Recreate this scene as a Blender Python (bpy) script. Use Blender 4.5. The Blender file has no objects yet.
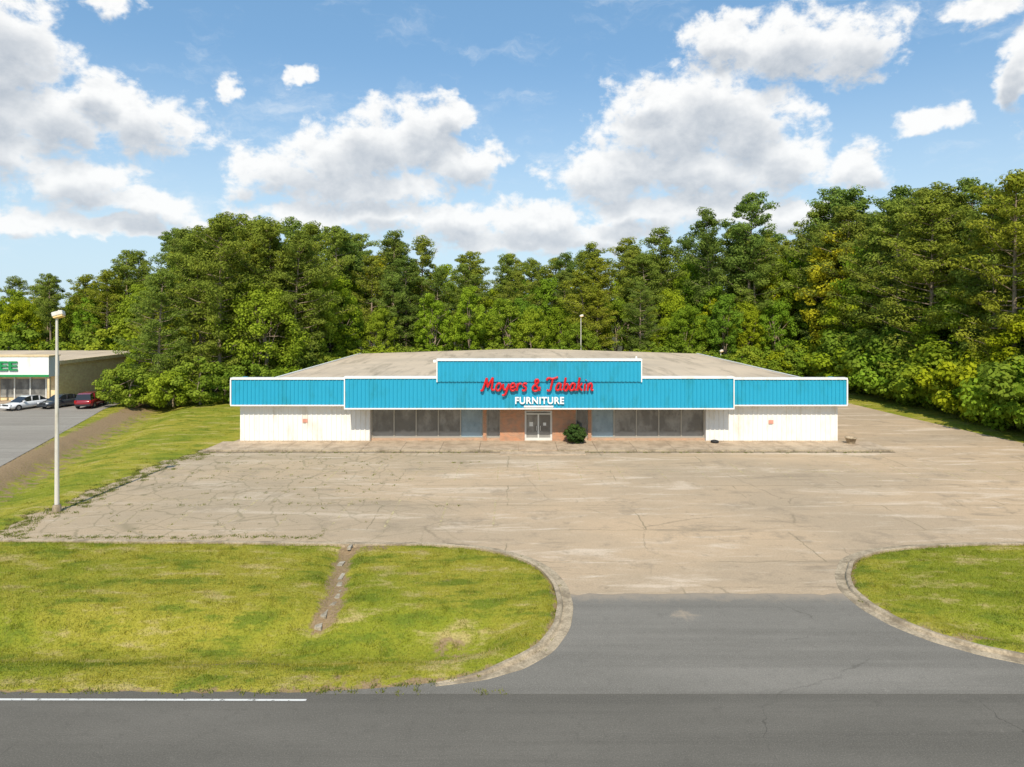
import bpy, bmesh, math, random
import numpy as np
from mathutils import Vector
random.seed(7)
scene = bpy.context.scene
COL = scene.collection

# ------------------------------------------------------------------ helpers
def N(nt, typ, ins=None, **props):
    n = nt.nodes.new(typ)
    for k, v in props.items():
        setattr(n, k, v)
    if ins:
        for k, v in ins.items():
            s = n.inputs[k]
            if isinstance(v, bpy.types.NodeSocket):
                nt.links.new(v, s)
            else:
                s.default_value = v
    return n

def c4(c):
    return (c[0], c[1], c[2], 1.0)

def mathn(nt, op, a, b=0.0, c=None, clamp=False):
    ins = {0: a, 1: b}
    if c is not None:
        ins[2] = c
    return N(nt, 'ShaderNodeMath', ins, operation=op, use_clamp=clamp).outputs[0]

def mix(nt, f, a, b, blend='MIX'):
    n = nt.nodes.new('ShaderNodeMix')
    n.data_type = 'RGBA'
    n.blend_type = blend
    for i, v in ((0, f), (6, a), (7, b)):
        if isinstance(v, bpy.types.NodeSocket):
            nt.links.new(v, n.inputs[i])
        else:
            n.inputs[i].default_value = v if i == 0 else c4(v)
    return n.outputs[2]

def pos(nt, stretch=(1, 1, 1), kind='world'):
    if kind == 'world':
        o = nt.nodes.new('ShaderNodeNewGeometry').outputs['Position']
    else:
        o = nt.nodes.new('ShaderNodeTexCoord').outputs['Object']
    if stretch == (1, 1, 1):
        return o
    return N(nt, 'ShaderNodeVectorMath', {0: o, 1: stretch}, operation='MULTIPLY').outputs[0]

def noise(nt, scale, detail=4, rough=0.55, stretch=(1, 1, 1), dist=0.0, kind='world'):
    return N(nt, 'ShaderNodeTexNoise', {'Vector': pos(nt, stretch, kind), 'Scale': scale, 'Detail': detail,
             'Roughness': rough, 'Distortion': dist}).outputs['Fac']

def sstep(nt, v, lo, hi, a=0.0, b=1.0):
    return N(nt, 'ShaderNodeMapRange', {'Value': v, 'From Min': lo, 'From Max': hi, 'To Min': a, 'To Max': b},
             interpolation_type='SMOOTHSTEP').outputs[0]

def new_mat(name, col=(0.5, 0.5, 0.5), rough=0.7, metal=0.0, spec=None):
    m = bpy.data.materials.new(name)
    m.use_nodes = True
    b = m.node_tree.nodes['Principled BSDF']
    b.inputs['Base Color'].default_value = c4(col)
    b.inputs['Roughness'].default_value = rough
    b.inputs['Metallic'].default_value = metal
    if spec is not None:
        b.inputs['Specular IOR Level'].default_value = spec
    return m, m.node_tree, b

def bump(nt, b, h, strength=0.4, dist=0.02):
    bp = N(nt, 'ShaderNodeBump', {'Strength': strength, 'Distance': dist, 'Height': h})
    nt.links.new(bp.outputs[0], b.inputs['Normal'])

def weathered(name, col, rough=0.6, amt=0.25, scale=1.2, metal=0.0, streak=True, bumpk=0.0, kind='world'):
    m, nt, b = new_mat(name, col, rough, metal)
    f1 = noise(nt, scale, 6, 0.65, (1, 1, 0.35) if streak else (1, 1, 1), kind=kind)
    f2 = noise(nt, scale * 14, 3, 0.6, kind=kind)
    dark = tuple(c * (1 - amt) * k for c, k in zip(col, (0.95, 0.9, 0.8)))
    c = mix(nt, sstep(nt, f1, 0.45, 0.75), col, dark)
    c = mix(nt, sstep(nt, f2, 0.4, 0.8, 0, 0.35), c, tuple(x * (1 - amt * 0.6) for x in col))
    nt.links.new(c, b.inputs['Base Color'])
    if bumpk:
        bump(nt, b, f2, bumpk, 0.02)
    return m

def mesh_obj(name, verts, faces, mats, parent=None, smooth=False, midx=None):
    me = bpy.data.meshes.new(name)
    me.from_pydata([tuple(v) for v in verts], [], [tuple(f) for f in faces])
    for m in (mats if isinstance(mats, (list, tuple)) else [mats]):
        me.materials.append(m)
    if midx is not None:
        me.polygons.foreach_set('material_index', list(midx))
    if smooth:
        me.polygons.foreach_set('use_smooth', [True] * len(me.polygons))
    me.update()
    o = bpy.data.objects.new(name, me)
    COL.objects.link(o)
    if parent:
        o.parent = parent
    return o

def empty(name, loc=(0, 0, 0)):
    e = bpy.data.objects.new(name, None)
    e.location = loc
    e.empty_display_size = 0.5
    COL.objects.link(e)
    return e

def box(name, x0, x1, y0, y1, z0, z1, mat, parent=None, bevel=0.0):
    v = [(x0, y0, z0), (x1, y0, z0), (x1, y1, z0), (x0, y1, z0), (x0, y0, z1), (x1, y0, z1), (x1, y1, z1), (x0, y1, z1)]
    f = [(0, 3, 2, 1), (4, 5, 6, 7), (0, 1, 5, 4), (1, 2, 6, 5), (2, 3, 7, 6), (3, 0, 4, 7)]
    o = mesh_obj(name, v, f, mat, parent)
    if bevel:
        md = o.modifiers.new('bevel', 'BEVEL')
        md.width = bevel
        md.segments = 2
    return o

def boxes(name, lst, mat, parent=None):
    V, F = [], []
    for (x0, x1, y0, y1, z0, z1) in lst:
        k = len(V)
        V += [(x0, y0, z0), (x1, y0, z0), (x1, y1, z0), (x0, y1, z0), (x0, y0, z1), (x1, y0, z1), (x1, y1, z1), (x0, y1, z1)]
        F += [tuple(i + k for i in f) for f in [(0, 3, 2, 1), (4, 5, 6, 7), (0, 1, 5, 4), (1, 2, 6, 5), (2, 3, 7, 6), (3, 0, 4, 7)]]
    return mesh_obj(name, V, F, mat, parent)

def fast_mesh(name, V, F, mats, midx=None, vattr=None):
    me = bpy.data.meshes.new(name)
    k = F.shape[1]
    me.vertices.add(len(V))
    me.vertices.foreach_set('co', np.ascontiguousarray(V, dtype=np.float32).ravel())
    me.loops.add(F.size)
    me.loops.foreach_set('vertex_index', np.ascontiguousarray(F, dtype=np.int32).ravel())
    me.polygons.add(len(F))
    me.polygons.foreach_set('loop_start', np.arange(0, F.size, k, dtype=np.int32))
    for m in mats:
        me.materials.append(m)
    if midx is not None:
        me.polygons.foreach_set('material_index', np.asarray(midx, dtype=np.int32))
    me.update(calc_edges=True)
    if vattr is not None:
        a = me.attributes.new('v', 'FLOAT', 'FACE')
        a.data.foreach_set('value', np.asarray(vattr, dtype=np.float32))
    me.validate()
    return me

# ------------------------------------------------------------------ materials
G1, G2, G3, G4 = (0.255, 0.275, 0.026), (0.365, 0.325, 0.042), (0.155, 0.205, 0.022), (0.50, 0.40, 0.16)
def grass_tint(nt):
    big = noise(nt, 0.13, 6, 0.66)
    mid = noise(nt, 0.55, 6, 0.72, (0.6, 1.5, 1))
    c = mix(nt, sstep(nt, big, 0.40, 0.58), G1, G2)
    c = mix(nt, sstep(nt, mid, 0.50, 0.62, 0, 0.9), c, G3)
    c = mix(nt, sstep(nt, mid, 0.34, 0.47, 0.9, 0.0), c, G4)
    return c

def mat_grass():
    m, nt, b = new_mat('grass_ground', (0.15, 0.2, 0.03), 0.95, spec=0.1)
    fine = noise(nt, 9, 4, 0.7)
    c = grass_tint(nt)
    c = mix(nt, sstep(nt, fine, 0.45, 0.7, 0, 0.45), c, (0.12, 0.135, 0.018))
    at = N(nt, 'ShaderNodeAttribute', attribute_name='dirt').outputs['Fac']
    dn = noise(nt, 1.8, 7, 0.72)
    dm = mathn(nt, 'ADD', at, mathn(nt, 'MULTIPLY', mathn(nt, 'SUBTRACT', dn, 0.5), 2.0))
    dm = sstep(nt, dm, 0.38, 0.72)
    dc = mix(nt, fine, (0.13, 0.085, 0.045), (0.48, 0.34, 0.19))
    c = mix(nt, dm, c, dc)
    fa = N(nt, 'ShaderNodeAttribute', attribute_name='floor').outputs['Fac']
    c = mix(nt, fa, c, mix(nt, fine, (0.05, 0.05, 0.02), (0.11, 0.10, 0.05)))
    nt.links.new(c, b.inputs['Base Color'])
    bump(nt, b, fine, 0.8, 0.08)
    return m

def mat_blade(name, tint=None):
    m = bpy.data.materials.new(name)
    m.use_nodes = True
    nt = m.node_tree
    nt.nodes.clear()
    v = N(nt, 'ShaderNodeAttribute', attribute_name='v').outputs['Fac']
    if tint:
        c = mix(nt, v, tint[0], tint[1])
    else:
        c = grass_tint(nt)
        c = mix(nt, sstep(nt, v, 0.0, 0.5, 0.55, 0), c, (0.13, 0.17, 0.018))
        c = mix(nt, sstep(nt, v, 0.75, 1.0, 0, 0.65), c, (0.50, 0.43, 0.16))
    df = N(nt, 'ShaderNodeBsdfDiffuse', {'Color': c})
    tr = N(nt, 'ShaderNodeBsdfTranslucent', {'Color': c})
    mx = N(nt, 'ShaderNodeMixShader', {0: 0.3, 1: df.outputs[0], 2: tr.outputs[0]})
    N(nt, 'ShaderNodeOutputMaterial', {0: mx.outputs[0]})
    return m

def mat_leaf(name, dark, light, alts, transl=0.3, vary=0.8):
    m = bpy.data.materials.new(name)
    m.use_nodes = True
    nt = m.node_tree
    nt.nodes.clear()
    v = N(nt, 'ShaderNodeAttribute', attribute_name='v').outputs['Fac']
    rnd = N(nt, 'ShaderNodeObjectInfo').outputs['Random']
    rp = nt.nodes.new('ShaderNodeValToRGB')
    nt.links.new(rnd, rp.inputs[0])
    els = rp.color_ramp.elements
    els[0].position = 0.0; els[0].color = c4(alts[0])
    els[1].position = 1.0; els[1].color = c4(alts[-1])
    for i in range(1, len(alts) - 1):
        e = els.new(i / (len(alts) - 1)); e.color = c4(alts[i])
    c = mix(nt, v, dark, light)
    c = mix(nt, vary, c, mix(nt, 1.0, c, rp.outputs[0], 'MULTIPLY'))
    df = N(nt, 'ShaderNodeBsdfDiffuse', {'Color': c})
    tr = N(nt, 'ShaderNodeBsdfTranslucent', {'Color': c})
    mx = N(nt, 'ShaderNodeMixShader', {0: transl, 1: df.outputs[0], 2: tr.outputs[0]})
    N(nt, 'ShaderNodeOutputMaterial', {0: mx.outputs[0]})
    return m

def warped(nt, amt, sc=0.9):
    p = pos(nt)
    w = N(nt, 'ShaderNodeTexNoise', {'Vector': p, 'Scale': sc, 'Detail': 5.0, 'Roughness': 0.6})
    wv = N(nt, 'ShaderNodeVectorMath', {0: w.outputs['Color'], 1: (amt, amt, 0)}, operation='MULTIPLY').outputs[0]
    return N(nt, 'ShaderNodeVectorMath', {0: p, 1: wv}, operation='ADD').outputs[0]

def crack_mask(nt, scale, width, warp=1.2):
    vo = N(nt, 'ShaderNodeTexVoronoi', {'Vector': warped(nt, warp), 'Scale': scale}, feature='DISTANCE_TO_EDGE')
    return sstep(nt, vo.outputs['Distance'], 0.0, width, 1.0, 0.0)

def mat_lot(name='weathered_asphalt_lot'):
    m, nt, b = new_mat(name, (0.3, 0.25, 0.2), 0.95, spec=0.1)
    big = noise(nt, 0.07, 5, 0.6, (0.6, 1.2, 1))
    streak = noise(nt, 0.42, 7, 0.70, (0.24, 1.2, 1), 0.7)
    streak2 = noise(nt, 1.1, 7, 0.75, (0.16, 1.4, 1), 0.4)
    patch = noise(nt, 0.38, 8, 0.74)
    patch2 = noise(nt, 0.9, 7, 0.75)
    fine = noise(nt, 14, 5, 0.8)
    c = mix(nt, sstep(nt, big, 0.38, 0.62), (0.445, 0.340, 0.228), (0.565, 0.410, 0.260))
    c = mix(nt, sstep(nt, streak, 0.52, 0.66, 0, 0.75), c, (0.70, 0.565, 0.42))
    c = mix(nt, sstep(nt, streak2, 0.56, 0.69, 0, 0.6), c, (0.76, 0.645, 0.50))
    c = mix(nt, sstep(nt, patch, 0.53, 0.66, 0, 0.7), c, (0.335, 0.26, 0.178))
    c = mix(nt, sstep(nt, streak, 0.44, 0.32, 0, 0.7), c, (0.30, 0.235, 0.16))
    c = mix(nt, sstep(nt, patch2, 0.58, 0.69, 0, 0.6), c, (0.25, 0.195, 0.13))
    sx = N(nt, 'ShaderNodeSeparateXYZ', {0: pos(nt)}).outputs[0]
    left = sstep(nt, mathn(nt, 'ADD', sx, mathn(nt, 'MULTIPLY', patch, 16)), 12, -12)
    c = mix(nt, mathn(nt, 'MULTIPLY', left, 0.4), c, (0.37, 0.305, 0.205))
    spots = sstep(nt, noise(nt, 1.3, 6, 0.78), 0.58, 0.67, 0, 0.8)
    c = mix(nt, mathn(nt, 'MULTIPLY', spots, mathn(nt, 'ADD', left, 0.15)), c, (0.16, 0.15, 0.07))
    c = mix(nt, sstep(nt, fine, 0.42, 0.75, 0, 0.5), c, (0.24, 0.185, 0.125))
    c = mix(nt, sstep(nt, fine, 0.45, 0.25, 0, 0.4), c, (0.70, 0.59, 0.46))
    br = N(nt, 'ShaderNodeTexBrick', {'Vector': warped(nt, 0.55, 0.6), 'Color1': (0, 0, 0, 1), 'Color2': (0, 0, 0, 1), 'Mortar': (1, 1, 1, 1),
           'Scale': 1.0, 'Mortar Size': 0.05, 'Mortar Smooth': 0.6, 'Brick Width': 14.0, 'Row Height': 4.3})
    sg = sstep(nt, noise(nt, 0.25, 4, 0.6), 0.42, 0.56)
    c = mix(nt, mathn(nt, 'MULTIPLY', mathn(nt, 'MULTIPLY', N(nt, 'ShaderNodeRGBToBW', {0: br.outputs['Color']}).outputs[0], sg), 0.6), c, (0.19, 0.16, 0.095))
    ck = crack_mask(nt, 0.13, 0.007, 0.8)
    ck = mathn(nt, 'MULTIPLY', ck, sstep(nt, noise(nt, 0.35, 3), 0.45, 0.60))
    c = mix(nt, mathn(nt, 'MULTIPLY', ck, 0.45), c, (0.19, 0.155, 0.10))
    ck2 = crack_mask(nt, 0.45, 0.03, 0.8)
    c = mix(nt, mathn(nt, 'MULTIPLY', mathn(nt, 'MULTIPLY', ck2, mathn(nt, 'ADD', left, 0.12, clamp=True)), 0.55), c, (0.21, 0.18, 0.105))
    nt.links.new(c, b.inputs['Base Color'])
    bump(nt, b, fine, 0.5, 0.01)
    return m

def mat_asphalt(name, base, light, crack=0.6, tan=None):
    m, nt, b = new_mat(name, base, 0.9, spec=0.1)
    big = noise(nt, 0.25, 5, 0.6, (0.35, 1.1, 1))
    fine = noise(nt, 24, 5, 0.85)
    mid = noise(nt, 2.0, 7, 0.74)
    lane = noise(nt, 0.5, 5, 0.65, (0.05, 1.6, 1))
    c = mix(nt, sstep(nt, big, 0.35, 0.7), base, light)
    c = mix(nt, sstep(nt, lane, 0.45, 0.62, 0, 0.5), c, tuple(x * 0.80 for x in base))
    c = mix(nt, sstep(nt, mid, 0.5, 0.75, 0, 0.45), c, tuple(x * 0.68 for x in base))
    c = mix(nt, sstep(nt, mid, 0.42, 0.25, 0, 0.5), c, tuple(x * 1.25 for x in light))
    c = mix(nt, sstep(nt, fine, 0.5, 0.75, 0, 0.65), c, tuple(min(1, x * 2.0) for x in light))
    c = mix(nt, sstep(nt, fine, 0.5, 0.25, 0, 0.65), c, tuple(x * 0.4 for x in base))
    if tan:
        s = N(nt, 'ShaderNodeSeparateXYZ', {0: pos(nt)})
        dx = mathn(nt, 'ABSOLUTE', mathn(nt, 'SUBTRACT', s.outputs[0], 6.2))
        r2 = mathn(nt, 'ADD', mathn(nt, 'MULTIPLY', dx, 0.9), mathn(nt, 'ABSOLUTE', mathn(nt, 'SUBTRACT', s.outputs[1], 24.6)))
        r2 = mathn(nt, 'ADD', r2, mathn(nt, 'MULTIPLY', mid, 1.8))
        c = mix(nt, sstep(nt, r2, 1.5, 0.8, 0, 0.8), c, tan)
        e = mathn(nt, 'ADD', s.outputs[1], mathn(nt, 'MULTIPLY', mid, 2.0))
        c = mix(nt, sstep(nt, e, 26.5, 27.6, 0, 0.6), c, tan)
    ck = crack_mask(nt, 0.12, 0.0035, 1.0)
    ck = mathn(nt, 'MULTIPLY', ck, sstep(nt, noise(nt, 0.3, 3), 0.47, 0.60))
    c = mix(nt, mathn(nt, 'MULTIPLY', ck, crack), c, tuple(x * 0.5 for x in base))
    nt.links.new(c, b.inputs['Base Color'])
    bump(nt, b, fine, 0.5, 0.008)
    return m

def mat_concrete(name, col=(0.42, 0.37, 0.29), dark=(0.22, 0.19, 0.14)):
    m, nt, b = new_mat(name, col, 0.9, spec=0.2)
    n1 = noise(nt, 0.9, 7, 0.75)
    n2 = noise(nt, 14, 4, 0.75)
    c = mix(nt, sstep(nt, n1, 0.42, 0.62), col, dark)
    c = mix(nt, sstep(nt, n2, 0.42, 0.7, 0, 0.65), c, tuple(x * 0.7 for x in dark))
    nt.links.new(c, b.inputs['Base Color'])
    bump(nt, b, n2, 0.5, 0.012)
    return m

def mat_brick(name, c1, c2, mo, w=0.22, h=0.075):
    m, nt, b = new_mat(name, c1, 0.85)
    s = N(nt, 'ShaderNodeSeparateXYZ', {0: pos(nt)})
    cb = N(nt, 'ShaderNodeCombineXYZ', {0: mathn(nt, 'ADD', s.outputs[0], s.outputs[1]), 1: s.outputs[2], 2: 0.0})
    br = N(nt, 'ShaderNodeTexBrick', {'Vector': cb.outputs[0], 'Color1': c4(c1), 'Color2': c4(c2),
           'Mortar': c4(mo), 'Scale': 1.0, 'Mortar Size': 0.012, 'Brick Width': w, 'Row Height': h})
    c = mix(nt, sstep(nt, noise(nt, 2.5, 4), 0.4, 0.7, 0, 0.45), br.outputs['Color'], tuple(min(.9, x * 1.3) for x in c1))
    nt.links.new(c, b.inputs['Base Color'])
    return m

def mat_roof():
    m, nt, b = new_mat('membrane_roof', (0.4, 0.36, 0.3), 0.9, spec=0.1)
    s1 = noise(nt, 0.5, 6, 0.7, (1.4, 0.18, 1), 0.5)
    s2 = noise(nt, 0.12, 4, 0.6)
    fine = noise(nt, 6, 4, 0.7)
    c = mix(nt, sstep(nt, s2, 0.35, 0.65), (0.62, 0.50, 0.36), (0.50, 0.41, 0.30))
    c = mix(nt, sstep(nt, s1, 0.48, 0.7, 0, 0.75), c, (0.29, 0.24, 0.17))
    c = mix(nt, sstep(nt, fine, 0.5, 0.8, 0, 0.4), c, (0.68, 0.58, 0.44))
    nt.links.new(c, b.inputs['Base Color'])
    return m

def mat_glass(name, a, b2, rough=0.06):
    m, nt, b = new_mat(name, a, rough, spec=1.0)
    n1 = noise(nt, 0.9, 3, 0.6, (1.0, 1, 0.6))
    n2 = noise(nt, 4.0, 4, 0.6)
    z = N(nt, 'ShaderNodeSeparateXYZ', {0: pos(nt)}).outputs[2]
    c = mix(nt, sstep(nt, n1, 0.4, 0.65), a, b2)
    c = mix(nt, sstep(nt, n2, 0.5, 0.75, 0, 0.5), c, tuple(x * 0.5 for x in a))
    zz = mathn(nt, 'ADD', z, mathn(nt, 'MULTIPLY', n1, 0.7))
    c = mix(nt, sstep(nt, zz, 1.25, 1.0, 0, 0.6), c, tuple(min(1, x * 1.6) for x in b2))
    nt.links.new(c, b.inputs['Base Color'])
    return m

M_grass = mat_grass()
M_blade = mat_blade('grass_blades')
M_weed = mat_blade('weed_blades', ((0.13, 0.16, 0.03), (0.27, 0.27, 0.07)))
M_lot = mat_lot()
M_apron = mat_asphalt('driveway_asphalt', (0.190, 0.174, 0.146), (0.238, 0.217, 0.183), 0.5, (0.40, 0.32, 0.23))
M_road = mat_asphalt('road_asphalt', (0.134, 0.122, 0.101), (0.170, 0.154, 0.128), 0.6)
M_slot = mat_asphalt('store_lot_asphalt', (0.28, 0.25, 0.21), (0.34, 0.31, 0.26))
M_conc = mat_concrete('kerb_concrete', (0.50, 0.40, 0.27), (0.26, 0.205, 0.135))
M_walk = mat_concrete('sidewalk_concrete', (0.56, 0.44, 0.31), (0.38, 0.29, 0.20))
M_gutter = mat_concrete('dark_gutter_concrete', (0.22, 0.18, 0.13), (0.11, 0.09, 0.06))  # darker concrete tone for the strip in front of the sidewalk kerb
M_flume = mat_concrete('flume_concrete', (0.50, 0.44, 0.34), (0.26, 0.21, 0.14))
M_fascia = weathered('turquoise_metal', (0.014, 0.33, 0.50), 0.45, 0.14)
M_white = weathered('white_metal', (0.80, 0.78, 0.73), 0.5, 0.14)
M_trim = weathered('white_trim', (0.82, 0.82, 0.78), 0.5, 0.10)
M_roof = mat_roof()
M_brick = mat_brick('brick', (0.50, 0.20, 0.09), (0.30, 0.12, 0.055), (0.46, 0.38, 0.28))
M_sill = mat_brick('sill_brick', (0.46, 0.27, 0.16), (0.34, 0.19, 0.11), (0.5, 0.42, 0.32))
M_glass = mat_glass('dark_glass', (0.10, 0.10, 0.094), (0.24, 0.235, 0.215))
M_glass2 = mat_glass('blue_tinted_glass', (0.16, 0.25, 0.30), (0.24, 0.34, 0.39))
M_alu, _, _b = new_mat('bronze_mullion', (0.40, 0.37, 0.31), 0.4, 0.2)
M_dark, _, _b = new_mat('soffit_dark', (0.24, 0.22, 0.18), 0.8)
M_doorf, _, _b = new_mat('door_frame_aluminium', (0.72, 0.72, 0.68), 0.35, 0.1)
M_red = weathered('red_sign_letters', (0.60, 0.008, 0.012), 0.4, 0.2)
M_wlet = weathered('white_sign_letters', (0.88, 0.87, 0.83), 0.4, 0.05)
M_bark = weathered('bark', (0.32, 0.245, 0.17), 0.95, 0.45, 1.5, kind='object')
PA = [(0.60, 0.74, 0.8), (1.0, 1.0, 1.0), (1.22, 1.14, 0.8), (0.76, 0.96, 1.1), (1.1, 1.12, 0.9), (0.64, 0.80, 0.9), (1.35, 1.2, 0.7), (0.85, 0.95, 0.9)]
M_pine = mat_leaf('pine_needles', (0.145, 0.190, 0.032), (0.315, 0.355, 0.062), PA, 0.33, 1.0)
M_leafA = mat_leaf('broad_leaves', (0.175, 0.255, 0.022), (0.39, 0.475, 0.045), [(0.62, 0.8, 0.9), (1, 1, 1), (1.25, 1.15, 0.75), (0.78, 1.0, 1.0), (1.4, 1.18, 0.55), (0.72, 0.85, 0.8), (1.15, 1.12, .7)], 0.40, 1.0)
M_leafY = mat_leaf('yellowing_leaves', (0.40, 0.36, 0.02), (0.68, 0.57, 0.04), [(1, 1, 1), (.85, 1.0, .9)], 0.35)
M_leafB = mat_leaf('shrub_leaves', (0.16, 0.23, 0.025), (0.36, 0.43, 0.05), [(0.7, 0.85, 0.8), (1, 1, 1), (1.25, 1.15, 0.7)], 0.36, 1.0)

# ------------------------------------------------------------------ layout curves (metres; x right, y away, z up)
def smooth_path(P, n=6):
    P = [np.array(p, float) for p in P]
    out = []
    for i in range(len(P) - 1):
        p0 = P[max(i - 1, 0)]; p1 = P[i]; p2 = P[i + 1]; p3 = P[min(i + 2, len(P) - 1)]
        for k in range(n):
            t = k / n
            out.append(0.5 * ((2 * p1) + (-p0 + p2) * t + (2 * p0 - 5 * p1 + 4 * p2 - p3) * t * t + (-p0 + 3 * p1 - 3 * p2 + p3) * t ** 3))
    out.append(P[-1])
    return np.array(out)

ROAD_Y = 19.65
LEFT = smooth_path([(-26.0, 32.3), (-16, 32.05), (-7.5, 31.75), (-4, 31.7), (-1.5, 31.2), (0.4, 29.9), (1.35, 28.3), (1.7, 26.4),
                    (1.55, 24.2), (0.9, 22.4), (-0.1, 21.3), (-1.4, 20.45), (-3.3, 19.95), (-5.6, ROAD_Y + 0.02)])
RIGHT = smooth_path([(45, 32.1), (24, 31.8), (18.3, 31.3), (15.5, 30.2), (14.2, 28.6), (13.45, 26.8), (13.45, 25.0), (14.0, 23.5),
                     (15.0, 22.4), (16.3, 21.6), (18.5, 20.7), (21, 20.1), (24.5, ROAD_Y + 0.02)])
AP_Y = 26.45
def split_at_y(path, y):
    return [p for p in path if p[1] >= y], [p for p in path if p[1] < y]
lu, ld = split_at_y(LEFT, AP_Y)
ru, rd = split_at_y(RIGHT, AP_Y)
def xat(path, y):
    best = None
    for a, b in zip(path[:-1], path[1:]):
        if (a[1] - y) * (b[1] - y) <= 0 and abs(a[1] - b[1]) > 1e-6:
            t = (y - a[1]) / (b[1] - a[1])
            best = a[0] + t * (b[0] - a[0])
    return best
xl, xr = xat(LEFT, AP_Y), xat(RIGHT, AP_Y)
rng = np.random.default_rng(3)
left_edge = [(-25.4 + rng.normal(0, 0.35) + (0.9 if y > 50 else 0), y) for y in np.arange(33.0, 54.0, 0.6)]
seam = [(x, AP_Y + rng.normal(0, 0.05)) for x in np.arange(xl + .4, xr - .3, 0.45)]
lot_poly = [(xl, AP_Y)] + [tuple(p) for p in lu[::-1]] + left_edge + [(-24.3, 54.2), (-23.2, 57.5), (-23.2, 106), (40.0, 106),
            (39.6, 81), (40.6, 69), (41.4, 62), (42.2, 57), (43.2, 45), (44.0, 33)] + [tuple(p) for p in ru] + [(xr, AP_Y)] + seam[::-1]
apron_poly = [(xl, AP_Y + .2)] + [tuple(p) for p in ld] + [(-5.6, ROAD_Y - 0.1), (24.5, ROAD_Y - 0.1)] + [tuple(p) for p in rd[::-1]] + [(xr, AP_Y + .2)]
re_ = [(x, ROAD_Y + rng.normal(0, 0.045)) for x in np.arange(-60, -5.7, 0.35)]
road_poly = [(-400, 5.5), (400, 5.5), (400, ROAD_Y), (-5.6, ROAD_Y)] + re_[::-1] + [(-400, ROAD_Y)]
slot_poly = [(-33.2, ROAD_Y), (-33.6, 38), (-35.8, 47.5), (-39.6, 59), (-42.6, 68), (-45.2, 75.5), (-46.5, 81.7), (-120, 81.7), (-120, ROAD_Y)]

def poly_sheet(name, poly, z, mat):
    bm = bmesh.new()
    vs = []
    last = None
    for p in poly:
        if last is not None and abs(p[0] - last[0]) + abs(p[1] - last[1]) < 1e-4:
            continue
        last = p
        vs.append(bm.verts.new((p[0], p[1], z)))
    if (vs[0].co - vs[-1].co).length < 1e-4:
        bm.verts.remove(vs.pop())
    f = bm.faces.new(vs)
    bm.normal_update()
    if f.normal.z < 0:
        f.normal_flip()
    bmesh.ops.triangulate(bm, faces=[f])
    me = bpy.data.meshes.new(name)
    bm.to_mesh(me)
    bm.free()
    me.materials.append(mat)
    o = bpy.data.objects.new(name, me)
    COL.objects.link(o)
    return o

poly_sheet('road', road_poly, 0.0, M_road)
poly_sheet('driveway', apron_poly, 0.004, M_apron)
poly_sheet('parking_lot', lot_poly, 0.008, M_lot)
poly_sheet('store_parking_lot', slot_poly, 0.004, M_slot)

def pdist(px, py, poly):
    A = np.array(poly, float)
    B = np.roll(A, -1, axis=0)
    d2 = np.full(px.shape, 1e18)
    inside = np.zeros(px.shape, bool)
    for a, b in zip(A, B):
        ab = b - a
        L = ab @ ab
        if L < 1e-12:
            continue
        t = np.clip(((px - a[0]) * ab[0] + (py - a[1]) * ab[1]) / L, 0, 1)
        dx = px - (a[0] + t * ab[0]); dy = py - (a[1] + t * ab[1])
        d2 = np.minimum(d2, dx * dx + dy * dy)
        if abs(ab[1]) > 1e-9:
            c = ((a[1] > py) != (b[1] > py)) & (px < (b[0] - a[0]) * (py - a[1]) / (b[1] - a[1]) + a[0])
            inside ^= c
    d = np.sqrt(d2)
    return np.where(inside, -d, d)

BLD = [(-22.4, 56.6), (26.8, 56.6), (26.8, 100), (-22.4, 100)]
road_simple = [(-400, 5.5), (400, 5.5), (400, ROAD_Y), (-400, ROAD_Y)]
lot_simple = [p for p in lot_poly if p not in seam]
def paved_dist(px, py):
    d = np.full(px.shape, 1e9)
    for q in (lot_simple, apron_poly, road_simple, slot_poly, BLD):
        d = np.minimum(d, pdist(px, py, q))
    return d

def ss(x, a, b):
    t = np.clip((x - a) / (b - a), 0, 1)
    return t * t * (3 - 2 * t)

def flume_x(py):
    return -7.15 - (py - 28) * 0.06 + 0.22 * np.sin((py - 24) * 0.75)

def lawn_h(px, py, d):
    isl = ((py > ROAD_Y) & (py < 32.6) & (px > -26.5)).astype(float)
    near = ss(py, 20.2, 21.6)
    h = 0.03 + 0.085 * isl * near
    ditch = np.exp(-((py - 22.7 + 0.02 * px) / 1.6) ** 2) * ss(d, 0.4, 2.6)
    h = h - 0.75 * ditch * ((py > ROAD_Y) & (py < 33))
    h = h - 0.35 * np.exp(-(((px + 1.2) / 0.7) ** 2 + ((py - 22.5) / 0.4) ** 2))
    flume = np.exp(-((px - flume_x(py)) / 0.55) ** 2) * ss(py, 23, 24.5) * (1 - ss(py, 31.2, 31.7))
    h = h - 0.28 * flume
    cx = -30.0 - (py - 38) * 0.26
    sw = np.exp(-((px - cx) / 2.6) ** 2) * ss(d, 0.3, 2.5) * (py > 33) * (py < 90)
    h = h - 0.7 * sw
    h = h + 0.025 * np.sin(px * 1.7 + py) * np.sin(py * 2.1) * ss(d, 0.3, 1.0)
    return np.where(d > 0, -0.05 + (h + 0.05) * ss(d, 0.0, 0.22), -0.05)

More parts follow.
